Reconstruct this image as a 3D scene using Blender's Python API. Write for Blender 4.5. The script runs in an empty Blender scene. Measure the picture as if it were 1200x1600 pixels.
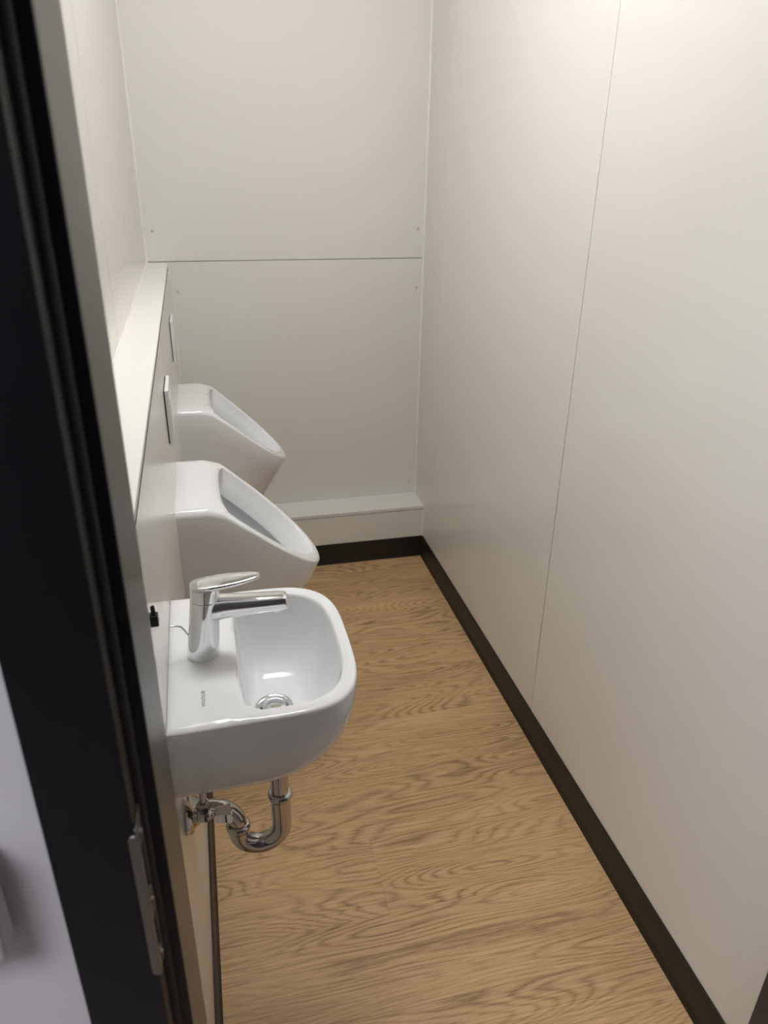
import bpy, bmesh, math, random
from mathutils import Vector, Matrix

random.seed(4)
scene = bpy.context.scene
C = scene.collection

# ------------------------------------------------------------------ camera
cam_d = bpy.data.cameras.new('camera')
cam = bpy.data.objects.new('camera', cam_d)
C.objects.link(cam)
scene.camera = cam
RR = ((0.97189791, -0.08864848, 0.21807315),
      (-0.23493756, -0.42348617, 0.87490789),
      (0.01479171, -0.90155472, -0.43241218))
m = Matrix.Identity(4)
for i in range(3):
    m[i][0] = RR[i][0]; m[i][1] = -RR[i][1]; m[i][2] = -RR[i][2]
m[2][3] = 1.6
cam.matrix_world = m
cam_d.sensor_fit = 'VERTICAL'
cam_d.sensor_height = 36.0
cam_d.sensor_width = 27.0
cam_d.lens = 1169.34 / 1600 * 36
cam_d.clip_start = 0.02
cam_d.dof.use_dof = True
cam_d.dof.focus_distance = 1.35
cam_d.dof.aperture_fstop = 8.0

# ------------------------------------------------------------------ world + exposure
w = bpy.data.worlds.new('world'); scene.world = w
w.use_nodes = True
w.node_tree.nodes['Background'].inputs[0].default_value = (0.8, 0.85, 1.0, 1)
w.node_tree.nodes['Background'].inputs[1].default_value = 0.05
vs = scene.view_settings
vs.view_transform = 'Standard'
vs.look = 'None'
vs.gamma = 1.0
vs.use_curve_mapping = False
vs.exposure = 0.0
ROOM_LAMP = 23.3
ROOM_LAMP_COL = (0.99, 0.985, 0.985)
CORR_LAMP = 15.0
CORR_LAMP_COL = (0.95, 0.94, 1.0)

# ------------------------------------------------------------------ dimensions
XR, XU, X0 = 0.870, -0.164, -0.089      # right wall, left upper wall, low front wall at left
YW, YI = 2.919, 0.4875                  # back wall, inner face of the door wall
ZS, ZC = 1.235, 2.78                    # shelf height, ceiling
YCW = 0.366                             # corridor face of door wall
XL, XRJ = -0.0546, 0.652                # reveals of the doorway
BBH = 0.093                             # baseboard height

# ------------------------------------------------------------------ materials
def mat(name, col, rough=0.5, metal=0.0, spec=0.5, coat=0.0):
    mt = bpy.data.materials.new(name); mt.use_nodes = True
    b = mt.node_tree.nodes['Principled BSDF']
    b.inputs['Base Color'].default_value = (*col, 1)
    b.inputs['Roughness'].default_value = rough
    b.inputs['Metallic'].default_value = metal
    b.inputs['Specular IOR Level'].default_value = spec
    b.inputs['Coat Weight'].default_value = coat
    b.inputs['Coat Roughness'].default_value = 0.05
    return mt

def noisy(mt, scale, amount, bump=0.0, bscale=None, bdist=0.0005):
    """slight colour mottling and fine relief"""
    nt = mt.node_tree; N = nt.nodes; L = nt.links
    b = N['Principled BSDF']
    tc = N.new('ShaderNodeTexCoord')
    no = N.new('ShaderNodeTexNoise'); no.inputs['Scale'].default_value = scale
    no.inputs['Detail'].default_value = 3
    L.new(tc.outputs['Object'], no.inputs['Vector'])
    hs = N.new('ShaderNodeMixRGB'); hs.blend_type = 'MULTIPLY'
    hs.inputs[0].default_value = 1
    hs.inputs[1].default_value = b.inputs['Base Color'].default_value[:]
    mr = N.new('ShaderNodeMapRange')
    mr.inputs['To Min'].default_value = 1 - amount; mr.inputs['To Max'].default_value = 1 + amount
    L.new(no.outputs['Fac'], mr.inputs['Value'])
    L.new(mr.outputs[0], hs.inputs[2])
    L.new(hs.outputs[0], b.inputs['Base Color'])
    if bump:
        n2 = N.new('ShaderNodeTexNoise'); n2.inputs['Scale'].default_value = bscale
        n2.inputs['Detail'].default_value = 1
        L.new(tc.outputs['Object'], n2.inputs['Vector'])
        bp = N.new('ShaderNodeBump'); bp.inputs['Strength'].default_value = bump
        bp.inputs['Distance'].default_value = bdist
        L.new(n2.outputs['Fac'], bp.inputs['Height']); L.new(bp.outputs[0], b.inputs['Normal'])
    return mt

M = {}
M['panel'] = noisy(mat('wall_panel_laminate', (0.80, 0.785, 0.73), 0.20, spec=0.5), 2.0, 0.012, 0.03, 900)
M['panel_edge'] = mat('panel_core_edge', (0.33, 0.31, 0.27), 0.7)
M['shelf'] = noisy(mat('shelf_laminate', (0.82, 0.80, 0.76), 0.32), 2.0, 0.01)
M['caulk'] = mat('white_sealant', (0.90, 0.88, 0.83), 0.35)
M['plaster'] = noisy(mat('corridor_wall_white', (0.70, 0.685, 0.71), 0.55), 3.0, 0.02, 0.06, 500)
M['corr_dark'] = noisy(mat('corridor_wall_darkened', (0.10, 0.10, 0.105), 0.5), 3.0, 0.03)  # unseen wall darkened to put dark reflections in the chrome
M['ceil'] = noisy(mat('ceiling_white', (0.78, 0.77, 0.74), 0.6), 3.0, 0.01)
M['base'] = noisy(mat('dark_skirting_vinyl', (0.013, 0.0105, 0.008), 0.42), 30, 0.1)
M['frame'] = noisy(mat('anthracite_frame_lit', (0.032, 0.031, 0.032), 0.34, spec=0.55), 20, 0.05, 0.04, 1200)  # lighter copy of the frame metal; light on the reveal put into colour
M['frame_shaded'] = noisy(mat('blue_black_frame_shaded', (0.0055, 0.006, 0.0085), 0.45, spec=0.3), 20, 0.05)  # darker copy of the frame metal; shade on face and step put into colour
M['seal_and_gap'] = mat('black_rubber_and_gap_shade', (0.006, 0.006, 0.007), 0.6)  # also colours the strips that paint shade into the shelf and plate gaps
M['steel'] = mat('brushed_steel', (0.26, 0.25, 0.235), 0.34, 1.0)
M['ceramic'] = noisy(mat('white_glazed_ceramic', (0.84, 0.845, 0.86), 0.04, spec=0.5, coat=0.3), 4, 0.006)
M['chrome'] = noisy(mat('chrome', (0.80, 0.81, 0.83), 0.055, 1.0), 8, 0.01)
M['chrome_dimmed'] = noisy(mat('chrome_dim_reflection', (0.50, 0.48, 0.455), 0.09, 1.0), 8, 0.02)  # chrome darkened; the dark surroundings it mirrors are put into the colour
M['plastic'] = mat('white_plastic', (0.80, 0.79, 0.80), 0.25)
M['black'] = mat('black_plastic', (0.008, 0.008, 0.008), 0.4)
M['ink'] = mat('grey_print', (0.06, 0.06, 0.065), 0.4)
M['hole'] = mat('dark_interior', (0.01, 0.01, 0.01), 0.8)
M['vinyl'] = noisy(mat('corridor_vinyl_floor', (0.36, 0.30, 0.25), 0.5), 60, 0.15)
M['screw'] = mat('painted_screw', (0.62, 0.60, 0.54), 0.35, 0.2)

def emission(name, col, strength):
    mt = bpy.data.materials.new(name); mt.use_nodes = True
    b = mt.node_tree.nodes['Principled BSDF']
    b.inputs['Base Color'].default_value = (0.9, 0.9, 0.9, 1)
    b.inputs['Emission Color'].default_value = (*col, 1)
    b.inputs['Emission Strength'].default_value = strength
    return mt
M['lamp'] = emission('lamp_diffuser', ROOM_LAMP_COL, ROOM_LAMP)
M['lamp_corr'] = emission('corridor_lamp_diffuser', CORR_LAMP_COL, CORR_LAMP)

def wood():
    mt = bpy.data.materials.new('oak_vinyl_plank'); mt.use_nodes = True
    nt = mt.node_tree; N = nt.nodes; L = nt.links
    b = N['Principled BSDF']
    def math_(op, a, bb=None):
        n = N.new('ShaderNodeMath'); n.operation = op
        for k, v in ((0, a), (1, bb)):
            if v is None: continue
            if isinstance(v, (int, float)): n.inputs[k].default_value = v
            else: L.new(v, n.inputs[k])
        return n.outputs[0]
    tc = N.new('ShaderNodeTexCoord'); oi = N.new('ShaderNodeObjectInfo')
    comb = N.new('ShaderNodeCombineXYZ')
    L.new(math_('MULTIPLY', oi.outputs['Random'], 37.0), comb.inputs[0])
    L.new(math_('MULTIPLY', oi.outputs['Random'], 91.0), comb.inputs[1])
    add = N.new('ShaderNodeVectorMath'); add.operation = 'ADD'
    L.new(tc.outputs['Object'], add.inputs[0]); L.new(comb.outputs[0], add.inputs[1])
    def mapped(sx, sy):
        mp = N.new('ShaderNodeMapping'); mp.inputs['Scale'].default_value = (sx, sy, 1)
        L.new(add.outputs[0], mp.inputs['Vector']); return mp.outputs[0]
    def noise(vec, detail=2, rough=0.5, dist=0.0):
        n = N.new('ShaderNodeTexNoise'); n.inputs['Scale'].default_value = 1
        n.inputs['Detail'].default_value = detail; n.inputs['Roughness'].default_value = rough
        n.inputs['Distortion'].default_value = dist
        L.new(vec, n.inputs['Vector']); return n.outputs['Fac']
    big = noise(mapped(1.25, 7.0), 1.2, 0.40)
    wob = noise(mapped(7, 75), 3, 0.6)
    ring = math_('ADD', math_('MULTIPLY', big, 35.0), math_('MULTIPLY', wob, 1.1))
    saw = math_('FRACT', ring)
    tri = math_('ABSOLUTE', math_('SUBTRACT', saw, 0.5))          # 0 .. 0.5
    line = math_('POWER', math_('MULTIPLY', tri, 2.0), 2.2)       # growth rings
    fibre = noise(mapped(5, 260), 3, 0.65)
    pore = noise(mapped(30, 900), 2, 0.6)
    tone = noise(mapped(1.2, 3.5), 2, 0.5)
    patch = N.new('ShaderNodeMapRange')
    L.new(noise(mapped(2.2, 5.0), 1, 0.5), patch.inputs['Value'])
    patch.inputs['From Min'].default_value = 0.35; patch.inputs['From Max'].default_value = 0.62
    patch.inputs['To Min'].default_value = 0.25; patch.inputs['To Max'].default_value = 1.0
    f1 = math_('MULTIPLY', math_('MULTIPLY', line, 0.54), patch.outputs[0])
    f2 = math_('MULTIPLY', math_('SUBTRACT', fibre, 0.5), 1.5)
    f3 = math_('MULTIPLY', math_('SUBTRACT', pore, 0.5), 0.6)
    f4 = math_('MULTIPLY', math_('SUBTRACT', tone, 0.5), 0.7)
    tot = math_('ADD', math_('ADD', math_('ADD', f1, f2), math_('ADD', f3, f4)), 0.26)
    cr = N.new('ShaderNodeValToRGB')
    e = cr.color_ramp.elements
    e[0].position = 0.0; e[0].color = (0.68, 0.455, 0.24, 1)
    e[1].position = 1.0; e[1].color = (0.225, 0.13, 0.06, 1)
    k = e.new(0.35); k.color = (0.55, 0.352, 0.176, 1)
    k = e.new(0.62); k.color = (0.395, 0.244, 0.117, 1)
    L.new(tot, cr.inputs['Fac']); L.new(cr.outputs[0], b.inputs['Base Color'])
    b.inputs['Roughness'].default_value = 0.5
    b.inputs['Specular IOR Level'].default_value = 0.4
    bp = N.new('ShaderNodeBump'); bp.inputs['Strength'].default_value = 0.25
    bp.inputs['Distance'].default_value = 0.0004; bp.invert = True
    L.new(tot, bp.inputs['Height']); L.new(bp.outputs[0], b.inputs['Normal'])
    return mt
M['wood'] = wood()

# ------------------------------------------------------------------ helpers
def obj(name, bm, material, parent=None, smooth=False, angle=None, subsurf=0, bevel=0.0, bseg=2):
    bmesh.ops.recalc_face_normals(bm, faces=bm.faces[:])
    me = bpy.data.meshes.new(name)
    bm.to_mesh(me); bm.free()
    me.materials.append(M[material])
    o = bpy.data.objects.new(name, me); C.objects.link(o)
    if parent: o.parent = parent
    if bevel:
        md = o.modifiers.new('bevel', 'BEVEL'); md.width = bevel; md.segments = bseg
        md.limit_method = 'ANGLE'; md.angle_limit = math.radians(40)
        smooth = True; angle = angle or 35
    if subsurf:
        md = o.modifiers.new('sub', 'SUBSURF'); md.levels = subsurf; md.render_levels = subsurf
        smooth = True
    if smooth:
        for p in me.polygons: p.use_smooth = True
        if angle:
            try: me.set_sharp_from_angle(angle=math.radians(angle))
            except Exception: pass
    return o

def empty(name, loc=(0, 0, 0)):
    o = bpy.data.objects.new(name, None); C.objects.link(o)
    o.location = loc; o.empty_display_size = 0.05
    return o

def attach(o, root):
    """parent while keeping the world position (roots are unrotated)"""
    o.parent = root
    o.location = Vector(o.location) - Vector(root.location)
    return o

def tag(o, label, cat, group=None):
    o['label'] = label; o['category'] = cat
    if group: o['group'] = group
    return o

def struct(o, label=None, cat=None):
    o['kind'] = 'structure'
    if label: o['label'] = label
    if cat: o['category'] = cat
    return o

def box(bm, x0, x1, y0, y1, z0, z1):
    v = [bm.verts.new((x, y, z)) for x in (x0, x1) for y in (y0, y1) for z in (z0, z1)]
    for f in ((0, 1, 3, 2), (4, 6, 7, 5), (0, 4, 5, 1), (2, 3, 7, 6), (0, 2, 6, 4), (1, 5, 7, 3)):
        bm.faces.new([v[i] for i in f])
    return v

def bx(*a):
    bm = bmesh.new(); box(bm, *a); return bm

def loft(bm, loops, closed=True, cap0=False, cap1=False):
    rows = [[bm.verts.new(p) for p in lp] for lp in loops]
    n = len(rows[0])
    for a, b in zip(rows, rows[1:]):
        for i in range(n if closed else n - 1):
            j = (i + 1) % n
            bm.faces.new((a[i], a[j], b[j], b[i]))
    if cap0: bm.faces.new(rows[0])
    if cap1: bm.faces.new(rows[-1])
    return rows

def tube(bm, pts, radii, seg=20, cap=True):
    pts = [Vector(p) for p in pts]
    if isinstance(radii, (int, float)): radii = [radii] * len(pts)
    t0 = (pts[1] - pts[0]).normalized()
    ref = Vector((0, 1, 0)) if abs(t0.y) < 0.9 else Vector((1, 0, 0))
    u = t0.cross(ref).normalized()
    loops = []
    for i, p in enumerate(pts):
        if i == 0: t = t0
        elif i == len(pts) - 1: t = (pts[i] - pts[i - 1]).normalized()
        else:
            t = ((pts[i + 1] - p).normalized() + (p - pts[i - 1]).normalized()).normalized()
        u = (u - t * u.dot(t)).normalized()
        v = t.cross(u)
        loops.append([p + radii[i] * (math.cos(a) * u + math.sin(a) * v)
                      for a in [2 * math.pi * k / seg for k in range(seg)]])
    loft(bm, loops, True, cap, cap)

def lathe(bm, prof, origin, axis, seg=32):
    """prof: list of (r, h) along axis"""
    axis = Vector(axis).normalized(); o = Vector(origin)
    ref = Vector((0, 1, 0)) if abs(axis.y) < 0.9 else Vector((1, 0, 0))
    u = axis.cross(ref).normalized(); v = axis.cross(u)
    loops = [[o + axis * h + r * (math.cos(a) * u + math.sin(a) * v)
              for a in [2 * math.pi * k / seg for k in range(seg)]] for r, h in prof]
    loft(bm, loops, True, True, True)

def prism(bm, poly, z0, z1):
    a = [bm.verts.new((x, y, z0)) for x, y in poly]
    b = [bm.verts.new((x, y, z1)) for x, y in poly]
    n = len(poly)
    for i in range(n):
        j = (i + 1) % n
        bm.faces.new((a[i], a[j], b[j], b[i]))
    bm.faces.new(a); bm.faces.new(b)

def arc(cx, cz, r, a0, a1, n, y):
    return [(cx + r * math.cos(math.radians(a0 + (a1 - a0) * k / n)), y,
             cz + r * math.sin(math.radians(a0 + (a1 - a0) * k / n))) for k in range(n + 1)]

def text(name, body, size, loc, rot, material, parent, width=None):
    cu = bpy.data.curves.new(name, 'FONT'); cu.body = body; cu.size = size
    cu.align_x = 'CENTER'; cu.align_y = 'CENTER'; cu.extrude = 0.00005
    cu.space_character = 1.12
    t = bpy.data.objects.new(name, cu); C.objects.link(t)
    dg = bpy.context.evaluated_depsgraph_get()
    me = bpy.data.meshes.new_from_object(t.evaluated_get(dg))
    bpy.data.objects.remove(t)
    me.materials.clear(); me.materials.append(M[material])
    o = bpy.data.objects.new(name, me); C.objects.link(o)
    o.rotation_euler = rot; o.location = loc
    if width:
        xs = [v.co.x for v in me.vertices]; s = width / (max(xs) - min(xs))
        for v in me.vertices: v.co.x *= s
    return attach(o, parent)

# ------------------------------------------------------------------ setting: floor
fl = struct(obj('floor', bx(-1.7, 1.9, -1.3, 3.1, -0.06, -0.0052), 'hole'),
            'light oak plank floor of the narrow washroom', 'floor')
# planks run across the room; 216.5 mm wide, first seen butt joint at x = 0.311
PW, G = 0.2165, 0.0002
def plank(x0, x1, y0, y1):
    bm = bx(0, x1 - x0 - G, 0, y1 - y0 - G, -0.005, 0)
    o = obj('plank', bm, 'wood', None, bevel=0.0003, bseg=1)
    o.location = (x0, y0, 0); o.parent = fl
    return o
for k in range(-4, 9):
    y0 = 1.129 + PW * k; y1 = y0 + PW
    y0 = max(y0, 0.375); y1 = min(y1, YW)
    if y1 <= y0: continue
    if k == 0:
        plank(X0 - 0.02, 0.311, y0, y1); plank(0.311, XR, y0, y1)
    else:
        plank(X0 - 0.02, XR, y0, y1)
struct(obj('floor_corridor', bx(-1.6, 1.8, -1.25, 0.374, -0.005, 0), 'vinyl'),
       'grey vinyl floor of the corridor outside the door', 'floor')
struct(obj('ceiling', bx(-1.6, 1.8, -1.25, YW + 0.05, ZC, ZC + 0.05), 'ceil'),
       'flat white ceiling', 'ceiling')

# ------------------------------------------------------------------ setting: walls made of laminate panels
T = 0.010
def wall(name, core, label):
    return struct(obj(name, bx(*core), 'panel_edge'), label, 'wall')
def panel(parent, *a, m='panel'):
    return obj('wall_panel', bx(*a), m, parent, bevel=0.0008, bseg=1)

wr = wall('wall_right', (XR + T, XR + 0.06, YI, YW + 0.05, 0, ZC), 'long off-white laminate panel wall with a vertical joint')
JY = 1.619; g = 0.0011
panel(wr, XR, XR + T, YI, JY - g, 0, ZC)
panel(wr, XR, XR + T, JY + g, 2.668 - 0.0004, 0, ZC)
panel(wr, XR, XR + T, 2.668 + 0.0004, YW, 0, ZC)

wb = wall('wall_back', (XU - 0.06, XR + 0.06, YW + T, YW + 0.05, 0, ZC), 'end wall of two off-white panels with a horizontal joint')
pu = panel(wb, XU, XR, YW, YW + T, ZS + 0.001 + g, ZC)
pl = panel(wb, XU, XR, YW, YW + T, 0, ZS + 0.001 - g)
def screw(x, z, parent):
    bm = bmesh.new()
    lathe(bm, [(0.0052, 0), (0.0052, 0.0012), (0.0040, 0.0026), (0.0016, 0.0028), (0.0014, 0.0014)],
          (x, YW, z), (0, -1, 0), 16)
    return obj('screw_head', bm, 'screw', parent, True, 40)
for x, z in ((-0.131, 1.340), (-0.065, 1.131), (0.843, 1.343), (0.843, 1.125), (0.838, 0.30)):
    screw(x, z, pu if z > ZS else pl)

wl = wall('wall_left', (XU - 0.06, XU - T, YI, YW + 0.05, 0, ZC), 'off-white upper wall above the long shelf')
panel(wl, XU - T, XU, YI, JY - g, ZS, ZC)
panel(wl, XU - T, XU, JY + g, YW, ZS, ZC)

wi = wall('wall_installation', (XU - T, X0 - T, YI, YW, 0, ZS - 0.02), 'low boxed-out wall at left carrying the basin and urinals')
panel(wi, X0 - T, X0, YI, YW, 0, ZS - 0.0115)
obj('shelf_board', bx(XU, X0 + 0.0005, YI, YW, ZS - 0.010, ZS), 'shelf', wi, bevel=0.0006, bseg=1)
obj('shelf_gap_shade', bx(X0 - 0.004, X0 + 0.0012, YI, YW, ZS - 0.0115, ZS - 0.0095), 'seal_and_gap', wi)  # dark strip standing for the shadow gap under the shelf board

# sealed inside corners
def bead(name, a, b, r=0.005):
    bm = bmesh.new(); tube(bm, [a, b], r, 8)
    return struct(obj(name, bm, 'caulk', None, True, 60), None, None)
struct(bead('trim_1', (XR - 0.001, YW - 0.001, 0.24), (XR - 0.001, YW - 0.001, ZC)), 'pale sealant bead in the corner of end wall and right wall', 'trim')
struct(bead('trim_2', (XU + 0.001, YW - 0.001, ZS), (XU + 0.001, YW - 0.001, ZC)), 'pale sealant bead in the corner of end wall and upper left wall', 'trim')
struct(bead('trim_3', (X0 + 0.0005, YW - 0.0005, 0.24), (X0 + 0.0005, YW - 0.0005, ZS - 0.012), 0.003), 'pale sealant bead in the corner below the shelf end', 'trim')
struct(bead('trim_4', (XU + 0.0005, YI, ZS + 0.0005), (XU + 0.0005, YW, ZS + 0.0005), 0.0022), 'pale sealant bead along the rear edge of the shelf', 'trim')

# low pipe casing in front of the end wall
YL, ZL = 2.786, 0.237
led = struct(obj('trim_5', bx(X0, XR, YL + 0.006, YW, 0.0, ZL - 0.0155), 'panel_edge'), 'low off-white ledge casing along the foot of the end wall', 'ledge')
obj('ledge_top', bx(X0, XR, YL - 0.0004, YW, ZL - 0.015, ZL), 'panel', led, bevel=0.0015)
obj('ledge_front', bx(X0, XR, YL, YL + T, 0, ZL - 0.0180), 'panel', led, bevel=0.0006, bseg=1)
bm = bmesh.new(); tube(bm, [(X0, YW - 0.001, ZL + 0.0005), (XR, YW - 0.001, ZL + 0.0005)], 0.003, 8)
obj('ledge_sealant', bm, 'caulk', led, True, 60)
bm = bmesh.new(); tube(bm, [(XR - 0.001, YL - 0.001, BBH), (XR - 0.001, YL - 0.001, ZL - 0.016)], 0.003, 8)
obj('ledge_corner_sealant', bm, 'caulk', led, True, 60)

# coved skirting: profile (distance from wall, height)
PROF = [(0, 0), (0.0115, 0), (0.0105, 0.004), (0.0065, 0.012), (0.0052, 0.022), (0.0048, BBH - 0.004), (0.0035, BBH), (0, BBH)]
def skirting(name, f, label):
    bm = bmesh.new()
    loft(bm, [[f(d, z, e) for d, z in PROF] for e in (0, 1)], True, True, True)
    struct(obj(name, bm, 'base', None, True, 50), label, 'baseboard')
skirting('baseboard_right', lambda d, z, e: (XR - d, (YI, YL)[e], z), 'dark brown skirting along the foot of the right wall')
skirting('baseboard_back', lambda d, z, e: ((X0, XR)[e], YL - d, z), 'dark skirting across the foot of the low end ledge')
skirting('baseboard_left', lambda d, z, e: (X0 + d, (YI, YL)[e], z), 'dark skirting under the basin along the left wall')

# ------------------------------------------------------------------ door wall, corridor, door frame
JO = 0.064
struct(obj('wall_front', bx(-1.6, XL - JO, YCW, YI, 0, ZC), 'plaster'), 'white corridor wall beside the dark door frame', 'wall')
struct(obj('wall_front_right', bx(XRJ + JO, 1.8, YCW, YI, 0, ZC), 'plaster'), 'white corridor wall on the hinge side of the doorway', 'wall')
struct(obj('wall_front_top', bx(XL - JO, XRJ + JO, YCW, YI, 2.06, ZC), 'plaster'), 'white wall above the doorway', 'wall')
struct(obj('wall_corridor', bx(-1.6, 1.8, -1.30, -1.25, 0, ZC), 'corr_dark'), 'unseen opposite corridor wall behind the viewer, darkened for the chrome reflections', 'wall')
struct(obj('wall_corridor_left', bx(-1.65, -1.6, -1.3, YI, 0, ZC), 'plaster'), 'white corridor end wall at far left', 'wall')
struct(obj('wall_corridor_right', bx(1.8, 1.85, -1.3, YI, 0, ZC), 'plaster'), 'white corridor end wall at far right', 'wall')

door = struct(empty('door_1', (XL, 0.36, 0)), 'dark anthracite metal door frame with steel strike plate', 'door frame')
FACE = [(-0.1185, 0.360), (-0.0690, 0.360), (-0.0676, 0.3606), (-0.0670, 0.362), (-0.0670, 0.379),
        (-0.0720, 0.379), (-0.0720, 0.390), (-0.0556, 0.390), (-0.0549, 0.3903), (-0.0546, 0.391), (-0.0546, 0.3925), (-0.1185, 0.3925)]
LIT_REVEAL = [(-0.1185, 0.3925), (-0.0546, 0.3925), (-0.0546, YI - 0.001), (-0.0552, YI), (-0.0600, YI + 0.0015), (-0.1185, YI + 0.0015)]
mir = lambda x: XRJ + XL - x
for mx in (lambda x: x, mir):
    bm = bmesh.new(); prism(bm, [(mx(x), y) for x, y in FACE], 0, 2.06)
    attach(obj('door_jamb', bm, 'frame_shaded', None, True, 30), door)
    bm = bmesh.new(); prism(bm, [(mx(x), y) for x, y in LIT_REVEAL], 0, 2.06)
    attach(obj('jamb_lit_reveal', bm, 'frame', None, True, 30), door)
    bm = bmesh.new()
    tube(bm, [(mx(-0.0668), 0.3845, 0), (mx(-0.0668), 0.3845, 2.0)], 0.0052, 12)
    attach(obj('door_seal', bm, 'seal_and_gap', None, True, 50), door)
attach(obj('door_head', bx(XL - 0.002, XRJ + 0.002, 0.36, YI + 0.0015, 2.0, 2.06), 'frame', None, bevel=0.001), door)
# strike plate: flange on the face, holed leg in the rebate
bm = bmesh.new()
za, zb = 1.078, 1.214
fx0, fx1 = -0.0718, -0.0668
poly = []
def rc(cx, cz, r, a0, a1):
    return [(cx + r * math.cos(math.radians(a)), cz + r * math.sin(math.radians(a))) for a in range(a0, a1 + 1, 15)]
poly = [(fx1, za), (fx1, zb)] + rc(fx0 + 0.004, zb - 0.004, 0.004, 90, 180) + rc(fx0 + 0.004, za + 0.004, 0.004, 180, 270)
a = [bm.verts.new((x, 0.3586, z)) for x, z in poly]; b = [bm.verts.new((x, 0.3602, z)) for x, z in poly]
for i in range(len(poly)):
    j = (i + 1) % len(poly); bm.faces.new((a[i], a[j], b[j], b[i]))
bm.faces.new(a); bm.faces.new(b)
ys0, ys1 = 0.3586, 0.381
zl0, zl1 = za, zb + 0.006
slots = [(1.092, 1.128), (1.152, 1.196)]
lx0, lx1 = -0.0672, -0.0655
box(bm, lx0, lx1, ys0, 0.3635, zl0, zl1); box(bm, lx0, lx1, 0.3765, ys1, zl0, zl1)
zz = zl0
for s0, s1 in slots + [(zl1, zl1)]:
    box(bm, lx0, lx1, 0.3635, 0.3765, zz, s0); zz = s1
sp = attach(obj('strike_plate', bm, 'steel', None, bevel=0.0004, bseg=1), door)
sp['label'] = 'steel strike plate with two latch slots'
for s0, s1 in slots:
    obj('latch_slot_shade', bx(-0.0674, -0.0668, 0.3635, 0.3765, s0, s1), 'hole', sp)  # black sheet stands for the shade inside the latch slot
for z in (1.140, 1.2045, 1.085):
    bm = bmesh.new(); lathe(bm, [(0.0035, 0), (0.003, 0.0012), (0.0012, 0.0014), (0.001, 0.0006)], (-0.0655, 0.370, z), (1, 0, 0), 14)
    obj('strike_screw', bm, 'steel', sp, True, 40)

# light switch on the corridor wall
sw = empty('light_switch', (-0.188, YCW, 1.185))
attach(obj('switch_box', bx(-0.234, -0.149, YCW - 0.026, YCW, 1.142, 1.228), 'plastic', None, bevel=0.006, bseg=3), sw)
attach(obj('switch_rocker', bx(-0.224, -0.159, YCW - 0.030, YCW - 0.024, 1.153, 1.217), 'plastic', None, bevel=0.002), sw)
tag(sw, 'white light switch on the corridor wall beside the dark door frame', 'switch')

# ------------------------------------------------------------------ lamps
def ceiling_lamp(name, cx, cy, sx, sy, h, m, label):
    r = empty(name, (cx, cy, ZC))
    attach(obj('housing', bx(cx - sx / 2 - 0.012, cx + sx / 2 + 0.012, cy - sy / 2 - 0.012, cy + sy / 2 + 0.012, ZC - h * 0.55, ZC - 0.0005), 'plastic', None, bevel=0.003), r)
    attach(obj('diffuser', bx(cx - sx / 2, cx + sx / 2, cy - sy / 2, cy + sy / 2, ZC - h, ZC - h * 0.55 + 0.001), m, None, bevel=0.006), r)
    tag(r, label, 'lamp')
ceiling_lamp('ceiling_light', 0.12, 1.52, 0.50, 0.45, 0.05, 'lamp', 'rectangular white ceiling light in the washroom')
ceiling_lamp('corridor_light', -0.95, -0.72, 0.9, 0.7, 0.05, 'lamp_corr', 'rectangular ceiling light in the corridor')

# ------------------------------------------------------------------ wash basin
def sgnpow(v, p): return math.copysign(abs(v) ** p, v)
NB = 64
def dshape(xb, xc, a, b, n, cy, nb=NB):
    """closed loop: straight back edge at x=xb, superelliptic front (centre xc, half sizes a, b).
    starts at far back corner, runs along the front to near back corner, then back edge."""
    nf, ns, nk = nb * 5 // 8, nb // 16, nb // 4
    pts = []
    for k in range(ns): pts.append((xb + (xc - xb) * k / ns, cy + b))
    for k in range(nf + 1):
        t = math.pi / 2 - math.pi * k / nf
        pts.append((xc + a * sgnpow(math.cos(t), 2 / n), cy + b * sgnpow(math.sin(t), 2 / n)))
    for k in range(1, ns + 1): pts.append((xc + (xb - xc) * k / ns, cy - b))
    m_ = nb - len(pts)
    for k in range(1, m_ + 1): pts.append((xb, cy - b + 2 * b * k / (m_ + 1)))
    return pts
def mixl(A, B, t): return [((1 - t) * p[0] + t * q[0], (1 - t) * p[1] + t * q[1]) for p, q in zip(A, B)]
def at_z(L_, z): return [(x, y, z) for x, y in L_]

def raycast(inside, c, p, rmax=0.5):
    d = (Vector(p) - Vector(c)).normalized(); lo_, hi_ = 0.0, rmax
    for _ in range(40):
        mid = (lo_ + hi_) / 2
        if inside(c[0] + d.x * mid, c[1] + d.y * mid): lo_ = mid
        else: hi_ = mid
    return (c[0] + d.x * lo_, c[1] + d.y * lo_)
BZ, BCY = 0.920, 0.957
out = dshape(X0, 0.035, 0.149, 0.167, 3.6, BCY)
def in_bowl(x, y):
    v = abs((y - BCY) / 0.144)
    if x >= 0.04: return ((x - 0.04) / 0.124) ** 3.4 + v ** 3.4 < 1
    return ((0.04 - x) / 0.0295) ** 5 + v ** 4.2 < 1
opn = [raycast(in_bowl, (0.055, BCY), p) for p in out]
bot = dshape(X0, -0.03, 0.080, 0.118, 2.6, BCY)
drain_c = (0.063, BCY)
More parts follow.
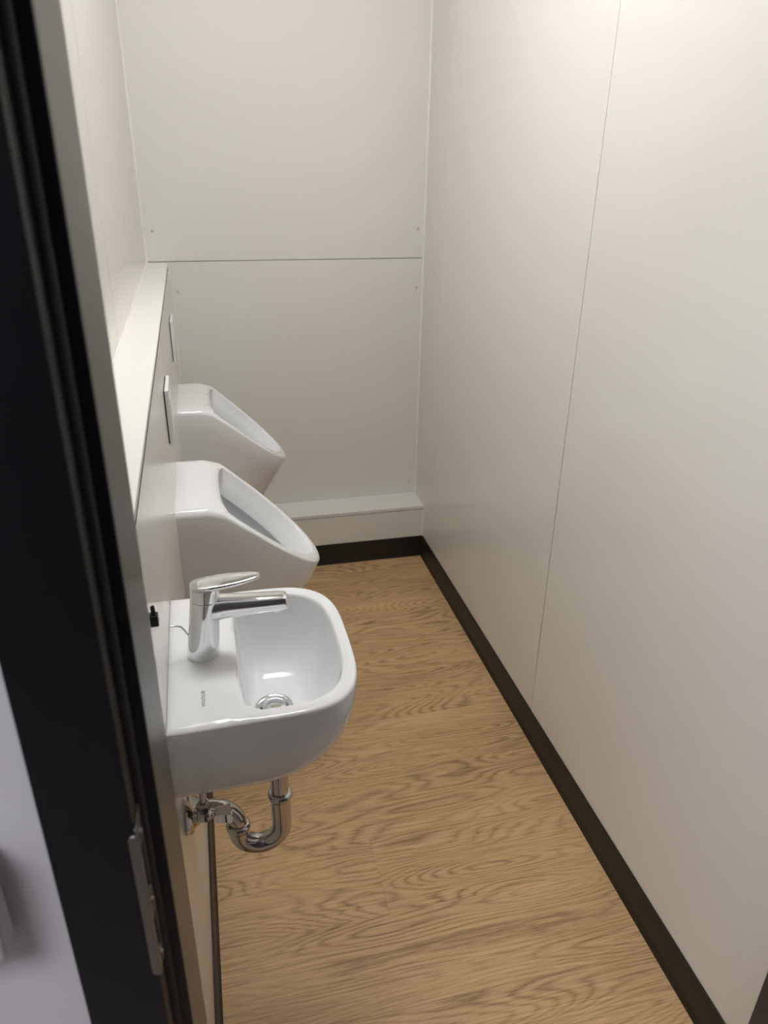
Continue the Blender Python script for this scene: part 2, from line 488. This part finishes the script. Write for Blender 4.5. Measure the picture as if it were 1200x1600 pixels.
# drain ring ordered like the opening loop
drn = []
for x, y in opn:
    a_ = math.atan2(y - drain_c[1], x - drain_c[0])
    drn.append((drain_c[0] + 0.0315 * math.cos(a_), drain_c[1] + 0.0315 * math.sin(a_)))
loops = []
D = 0.150
e_ = 2 / 2.35
NV = 14
for k in range(NV, -1, -1):
    ph = math.pi / 2 * k / NV
    lam = 1 - max(math.cos(ph), 0) ** e_
    loops.append(at_z(mixl(out, bot, lam), BZ - 0.006 - (D - 0.006) * math.sin(ph) ** e_))
ins = lambda d: mixl(out, opn, d)
loops.append(at_z(ins(0.02), BZ - 0.0035))
loops.append(at_z(ins(0.09), BZ - 0.0010))
loops.append(at_z(ins(0.20), BZ))
loops.append(at_z(ins(0.5), BZ))
loops.append(at_z(ins(0.80), BZ))
loops.append(at_z(ins(0.93), BZ - 0.0012))
loops.append(at_z(opn, BZ - 0.0045))
NI = 16
for k in range(1, NI + 1):
    lam = (k / NI) ** 1.45
    dep = 0.0045 + 0.1125 * (1 - (1 - lam) ** 3.6) + 0.005 * lam
    loops.append(at_z(mixl(opn, drn, lam), BZ - dep))
zdr = BZ - 0.122
loops.append([(drain_c[0] + (x - drain_c[0]) * 0.97, drain_c[1] + (y - drain_c[1]) * 0.97, zdr - 0.006) for x, y in drn])
bm = bmesh.new(); loft(bm, loops, True, True, True)
basin = empty('washbasin', (X0, BCY, BZ - D))
attach(obj('basin_body', bm, 'ceramic', None, True, 60), basin)
# drain fitting
bm = bmesh.new()
lathe(bm, [(0.0305, -0.004), (0.0312, 0.0), (0.0300, 0.0022), (0.0265, 0.0022), (0.0225, -0.0025), (0.0215, -0.004)], (drain_c[0], BCY, zdr), (0, 0, 1), 40)
ring = attach(obj('drain_ring', bm, 'chrome', None, True, 50), basin)
bm = bmesh.new()
lathe(bm, [(0.0190, -0.003), (0.0196, 0.002), (0.0188, 0.0040), (0.012, 0.0062), (0.004, 0.0070), (0.0005, 0.0071)], (drain_c[0], BCY, zdr), (0, 0, 1), 40)
obj('drain_plug', bm, 'chrome', ring, True, 50)
text('brand_lettering', 'VIGOUR', 0.0072, (-0.0395, 0.850, BZ + 0.0002), (0, 0, math.pi / 2), 'ink', basin, width=0.034)
tag(basin, 'small white ceramic washbasin with rounded front hung on the left wall', 'washbasin')

# ------------------------------------------------------------------ mixer tap
tap = empty('mixer_tap', (-0.037, 0.955, BZ))
ty = 0.955
bm = bmesh.new()
tp = [(-0.037, 0.0242, BZ + 0.0003), (-0.037, 0.0245, BZ + 0.002), (-0.0345, 0.0232, 0.945), (-0.0315, 0.0220, 0.975), (-0.0285, 0.0210, 1.005), (-0.0278, 0.0206, 1.0145), (-0.0276, 0.0196, 1.0155)]
loft(bm, [[(cx + r * math.cos(a), ty + r * math.sin(a), z) for a in [2 * math.pi * k / 40 for k in range(40)]] for cx, r, z in tp], True, True, True)
attach(obj('tap_body', bm, 'chrome', None, True, 40), tap)
# spout: rounded section swept forward
bm = bmesh.new()
def sect(x, zc, hw, hh, n=3.2, k=28):
    return [(x, ty + hw * sgnpow(math.cos(a), 2 / n), zc + hh * sgnpow(math.sin(a), 2 / n)) for a in [2 * math.pi * i / k for i in range(k)]]
sps = [(-0.026, 0.9985, 0.0195, 0.0175), (-0.012, 0.9985, 0.0180, 0.0180), (0.0, 0.9990, 0.0165, 0.0165), (0.02, 0.9985, 0.0155, 0.0150), (0.05, 0.9980, 0.0148, 0.0135), (0.078, 0.9975, 0.0142, 0.0125), (0.087, 0.9972, 0.0136, 0.0120), (0.0905, 0.9970, 0.0122, 0.0108), (0.0918, 0.9970, 0.0095, 0.0085)]
loft(bm, [sect(*s) for s in sps], True, True, True)
sp_ = attach(obj('spout', bm, 'chrome', None, True, 60), tap)
bm = bmesh.new(); lathe(bm, [(0.0095, 0), (0.0095, 0.003), (0.0080, 0.0036), (0.0078, 0.002)], (0.0765, ty, 0.9862), (-0.12, 0, -1), 24)
obj('aerator', bm, 'chrome', sp_, True, 40)
# cartridge cap and lever
bm = bmesh.new()
cp = [(-0.0272, 0.0196, 1.0160), (-0.0270, 0.0208, 1.0168), (-0.0262, 0.0206, 1.030), (-0.0258, 0.0203, 1.036)]
loft(bm, [[(cx + r * math.cos(a), ty + r * math.sin(a), z) for a in [2 * math.pi * k / 40 for k in range(40)]] for cx, r, z in cp], True, True, True)
cap_ = attach(obj('tap_cap', bm, 'chrome', None, True, 40), tap)
bm = bmesh.new()
LN = 80
def lever_loop(off, zfun):
    pts = []
    for k in range(LN):
        a = 2 * math.pi * k / LN
        c, s = math.cos(a), math.sin(a)
        x = 0.0035 + 0.0500 * sgnpow(c, 0.92)
        u = (x + 0.0465) / 0.10
        hw = 0.0208 * (1 - u) + 0.0135 * u
        x_ = x - math.copysign(off, c) * abs(c)
        y_ = ty + (hw - off) * sgnpow(s, 0.72)
        pts.append((x_, y_, zfun(x_)))
    return pts
ztop = lambda x: 1.0405 + (x + 0.0465) * 0.065
zbot = lambda x: 1.0355 + max(0, (x + 0.010)) * 0.105
lo = [lever_loop(0.011, zbot), lever_loop(0.004, zbot), lever_loop(0.0010, lambda x: zbot(x) + 0.0004), lever_loop(0.0, lambda x: zbot(x) + 0.0012),
      lever_loop(0.0, lambda x: ztop(x) - 0.0005), lever_loop(0.0002, lambda x: ztop(x) - 0.0001), lever_loop(0.0006, lambda x: ztop(x) + 0.0001), lever_loop(0.0035, lambda x: ztop(x) + 0.0006), lever_loop(0.0075, lambda x: ztop(x) + 0.0011), lever_loop(0.0115, lambda x: ztop(x) + 0.0013)]
loft(bm, lo, True, True, True)
obj('lever', bm, 'chrome', cap_, True, 80)
bm = bmesh.new()
tube(bm, [(-0.0545, ty, 0.952), (-0.0575, ty, 0.9585), (-0.0610, ty, 0.966), (-0.0650, ty, 0.9715), (-0.0705, ty, 0.9738), (-0.0790, ty, 0.9745)], 0.0016, 10)
attach(obj('drain_pull_rod', bm, 'chrome', None, True, 60), tap)
tag(tap, 'chrome single lever mixer tap standing on the white washbasin', 'tap')

# ------------------------------------------------------------------ chrome trap under the basin
trap = empty('drain_trap', (X0, BCY, 0.598))
py = BCY + 0.006
bm = bmesh.new(); tube(bm, [(0.064, py, 0.776), (0.064, py, 0.60)], 0.0155, 28)
attach(obj('tailpiece', bm, 'chrome_dimmed', None, True, 40), trap)
R = 0.0375; uz = 0.534
bm = bmesh.new()
tube(bm, [(0.064, py, 0.612), (0.064, py, 0.57)] + arc(0.0265, uz, R, 0, -180, 18, py)[0:] + [(-0.011, py, 0.548)], 0.0172, 28)
attach(obj('trap_bend', bm, 'chrome_dimmed', None, True, 60), trap)
bm = bmesh.new()
er = 0.046
tube(bm, [(-0.011, py, 0.540), (-0.011, py, 0.551)] + arc(-0.011 - er, 0.5515, er, 0, 90, 12, py) + [(X0 + 0.001, py, 0.5975)], 0.0158, 28)
attach(obj('wall_elbow', bm, 'chrome_dimmed', None, True, 60), trap)
def torus_nut(c, axis, r, hh):
    bm = bmesh.new()
    lathe(bm, [(r - 0.003, -hh), (r, -hh * 0.8), (r + 0.0016, -hh * 0.2), (r + 0.0016, hh * 0.2), (r, hh * 0.8), (r - 0.004, hh)], c, axis, 32)
    return attach(obj('slip_nut', bm, 'chrome_dimmed', None, True, 60), trap)
torus_nut((0.064, py, 0.604), (0, 0, 1), 0.0200, 0.0075)
torus_nut((-0.011, py, 0.5475), (0.1, 0, 1), 0.0196, 0.0080)
bm = bmesh.new()
lathe(bm, [(0.036, 0.0), (0.036, 0.004), (0.0345, 0.006), (0.028, 0.009), (0.020, 0.018), (0.017, 0.024), (0.0155, 0.025)], (X0 + 0.0002, py, 0.5975), (1, 0, 0), 40)
attach(obj('wall_rosette', bm, 'chrome_dimmed', None, True, 40), trap)
tag(trap, 'chrome curved drain trap hanging under the washbasin', 'drain pipe')

# angle valve beside the trap
vy, vz = 0.885, 0.668
av = empty('angle_valve', (X0, vy, vz))
bm = bmesh.new()
lathe(bm, [(0.026, 0.0), (0.026, 0.003), (0.024, 0.006), (0.016, 0.011), (0.010, 0.013), (0.0085, 0.014)], (X0 + 0.0002, vy, vz), (1, 0, 0), 8)
attach(obj('valve_rosette', bm, 'chrome_dimmed', None, False), av)
bm = bmesh.new()
lathe(bm, [(0.0085, 0.0), (0.0085, 0.012), (0.0105, 0.0125), (0.0105, 0.019), (0.0095, 0.0195), (0.0115, 0.024), (0.0120, 0.030), (0.0115, 0.037), (0.008, 0.040), (0.006, 0.046)], (X0, vy, vz), (1, 0, 0), 20)
vb = attach(obj('valve_body', bm, 'chrome_dimmed', None, True, 35), av)
bm = bmesh.new()
lathe(bm, [(0.0095, 0.0), (0.0095, 0.012), (0.0118, 0.0125), (0.0118, 0.021), (0.0095, 0.0225), (0.007, 0.024), (0.0068, 0.026)], (X0 + 0.030, vy, vz + 0.002), (0, 0, 1), 6)
obj('compression_nut', bm, 'chrome_dimmed', vb, False)
bm = bmesh.new()
tube(bm, [(X0 + 0.030, vy, vz + 0.02), (X0 + 0.030, vy, vz + 0.06), (X0 + 0.031, vy + 0.004, vz + 0.103)], 0.0052, 14)
attach(obj('supply_tube', bm, 'chrome_dimmed', None, True, 60), av)
bm = bmesh.new()
hx = X0 + 0.043
lo = []
for x, hy, hz in ((hx, 0.006, 0.006), (hx + 0.004, 0.009, 0.0085), (hx + 0.026, 0.0115, 0.0100), (hx + 0.029, 0.0105, 0.0092)):
    lo.append([(x, vy + sy_ * hy, vz - 0.006 + sz_ * hz) for sy_, sz_ in ((-1, -1), (1, -1), (1, 1), (-1, 1))])
loft(bm, lo, True, True, True)
obj('valve_handle', bm, 'chrome', vb, bevel=0.0015)
tag(av, 'chrome angle valve with lever handle beside the drain trap', 'valve')

# small black clip on the left wall by the door frame
cl = empty('wall_clip', (X0, 0.805, 1.086))
attach(obj('clip_block', bx(X0, X0 + 0.0095, 0.799, 0.811, 1.078, 1.0930), 'black', None, bevel=0.001), cl)
bm = bmesh.new(); tube(bm, [(X0 + 0.0046, 0.805, 1.092), (X0 + 0.0042, 0.805, 1.1035), (X0 + 0.0041, 0.805, 1.1048)], [0.0027, 0.0027, 0.0019], 14)
attach(obj('clip_pin', bm, 'black', None, True, 50), cl)
tag(cl, 'tiny black plastic clip with upright pin on wall beside tap', 'clip')

# ------------------------------------------------------------------ urinals
def sm(a, b, k):   # smooth minimum
    h = max(k - abs(a - b), 0) / k
    return min(a, b) - h * h * k * 0.25
UT, UB = 0.868, 0.33
def zsurf(x): return sm(UT, 0.868 - (x - 0.006) * 0.905, 0.018)
def make_urinal(cy, label):
    NU = 64
    xl = 0.256                                 # lip
    def outer():
        pts = []
        L0 = []
        nf = 40
        x1 = -0.02
        # far side to lip to near side
        tt = [1 - (1 - k / 20) ** 1.0 for k in range(21)]
        side = []
        for k in range(21):
            th = math.pi / 2 * k / 20
            x = x1 + (xl - x1) * math.sin(th) ** (2 / 2.6)
            wv = 0.163 * max(math.cos(th), 0) ** (2 / 2.15)
            side.append((x, wv))
        far = [(X0 + (x1 - X0) * k / 4, 0.163) for k in range(4)] + side
        near = [(x, -w_) for x, w_ in reversed(far[:-1])]
        pts = far + near
        m_ = NU - len(pts)
        for k in range(1, m_ + 1): pts.append((X0, -0.163 + 0.326 * k / (m_ + 1)))
        return pts
    O = outer()
    n = len(O)
    def in_open(x, y):
        v = abs(y / 0.143) ** 2.15
        u = max(0.0, (x + 0.02) / (xl - 0.020 + 0.02)) ** 2.6
        k = ((0.06 - x) / 0.043) ** 10 if x < 0.06 else 0.0
        return u + v + k < 1
    P = [raycast(in_open, (0.085, 0.0), p) for p in O]
    # inward normals of the outer outline (none along the wall)
    NRM = []
    for i in range(n):
        if O[i][0] <= X0 + 1e-6:
            NRM.append((0.0, -math.copysign(1, O[i][1])) if abs(O[i][1]) > 0.1625 else (0.0, 0.0)); continue
        ax, ay = O[(i - 1) % n]; bx_, by_ = O[(i + 1) % n]
        tx, ty_ = bx_ - ax, by_ - ay; l = math.hypot(tx, ty_)
        NRM.append((ty_ / l, -tx / l))
    def lerp(A, B, t): return mixl(A, B, t)
    B = [(X0 + (x - X0) * 0.42, y * 0.56) for x, y in O]
    def w3(Lp, f): return [(x, cy + y, f(x)) for x, y in Lp]
    loops = []
    NVV = 10
    rim0 = [(x, y, zsurf(x) - 0.020) for x, y in O]
    for k in range(NVV + 1):
        t = k / NVV
        bulge = 1 + 0.03 * math.sin(math.pi * t)
        lp = []
        for (xb, yb), (xr, yr, zr) in zip(B, rim0):
            lp.append((X0 + ((xb + (xr - xb) * t) - X0) * (bulge if False else 1), cy + (yb + (yr - yb) * t ** 0.85), UB + (zr - UB) * t))
        loops.append(lp)
    # rounded outer edge: soft at the top, tight towards the lip
    def edge(d, drop):
        lp = []
        for (x, y), (px, pyy) in zip(O, P):
            f = min(1.0, max(0.0, (x - 0.0) / 0.10))
            rad = 0.018 * (1 - f) + 0.0075 * f
            nx_, ny_ = NRM[O.index((x, y))]
            xx, yy = x + nx_ * d * rad, y + ny_ * d * rad
            lp.append((xx, cy + yy, zsurf(xx) - drop * rad))
        return lp
    loops[-1] = edge(0.0, 1.0)
    for a in (20, 40, 60, 78, 90):
        ar = math.radians(a)
        loops.append(edge(1 - math.cos(ar), 1 - math.sin(ar)))
    for t in (0.5, 0.8):
        Lp = lerp(O, P, t)
        loops.append([(x, cy + y, zsurf(x)) for x, y in Lp])
    # inner rim edge, straight flange, undercut and bowl
    nrm = Vector((0.905, 0, 1)).normalized()
    def deep(sc, d, cx=0.125):
        lp = []
        for x, y in P:
            xx = cx + (x - cx) * sc[0]; yy = y * sc[1]
            z = 0.868 - (xx - 0.006) * 0.905
            lp.append((xx - nrm.x * d, cy + yy, z - nrm.z * d))
        return lp
    loops.append([(x, cy + y, zsurf(x) - 0.0015) for x, y in lerp(O, P, 0.95)])
    loops.append(deep((1.0, 1.0), 0.005))
    loops.append(deep((0.97, 0.95), 0.03))
    loops.append(deep((0.90, 0.82), 0.056))
    loops.append(deep((0.905, 0.83), 0.060))
    loops.append(deep((0.995, 1.04), 0.063))
    loops.append(deep((0.98, 1.01), 0.09))
    loops.append(deep((0.86, 0.90), 0.14))
    loops.append(deep((0.66, 0.72), 0.195))
    loops.append(deep((0.40, 0.46), 0.225))
    loops.append(deep((0.15, 0.2), 0.235))
    bm = bmesh.new(); loft(bm, loops, True, True, True)
    u = empty('urinal', (X0, cy, UB))
    attach(obj('urinal_body', bm, 'ceramic', None, True, 65), u)
    # mounting flange line at the wall
    bm = bmesh.new(); 
    text('brand_lettering', 'VIGOUR', 0.0045, (0.004, cy + 0.012, zsurf(0.004) + 0.0008), (0, 0.38, math.pi / 2), 'ink', u, width=0.026)
    bm.free()
    tag(u, label, 'urinal')
    u['group'] = 'white wall urinals'
    return u
make_urinal(1.735, 'white ceramic urinal nearer the washbasin, in front of the other')
make_urinal(2.475, 'white ceramic urinal farther back, beside the end wall')

def flush_plate(y0, y1, label):
    f = empty('flush_plate', (X0, (y0 + y1) / 2, 1.0))
    attach(obj('plate_gap_shade', bx(X0, X0 + 0.0022, y0 + 0.002, y1 - 0.002, 1.002, 1.123), 'seal_and_gap'), f)  # black layer standing for the shadow gap behind the plate
    pc = attach(obj('plate_cover', bx(X0 + 0.0022, X0 + 0.0105, y0, y1, 1.0, 1.125), 'plastic', None, bevel=0.0012), f)
    obj('plate_button', bx(X0 + 0.0105, X0 + 0.0118, y0 + 0.02, y1 - 0.02, 1.02, 1.105), 'plastic', pc, bevel=0.0006)
    tag(f, label, 'flush plate', 'urinal flush plates')
flush_plate(1.652, 1.782, 'white square flush plate above the nearer urinal')
flush_plate(2.400, 2.530, 'white square flush plate above the farther urinal')
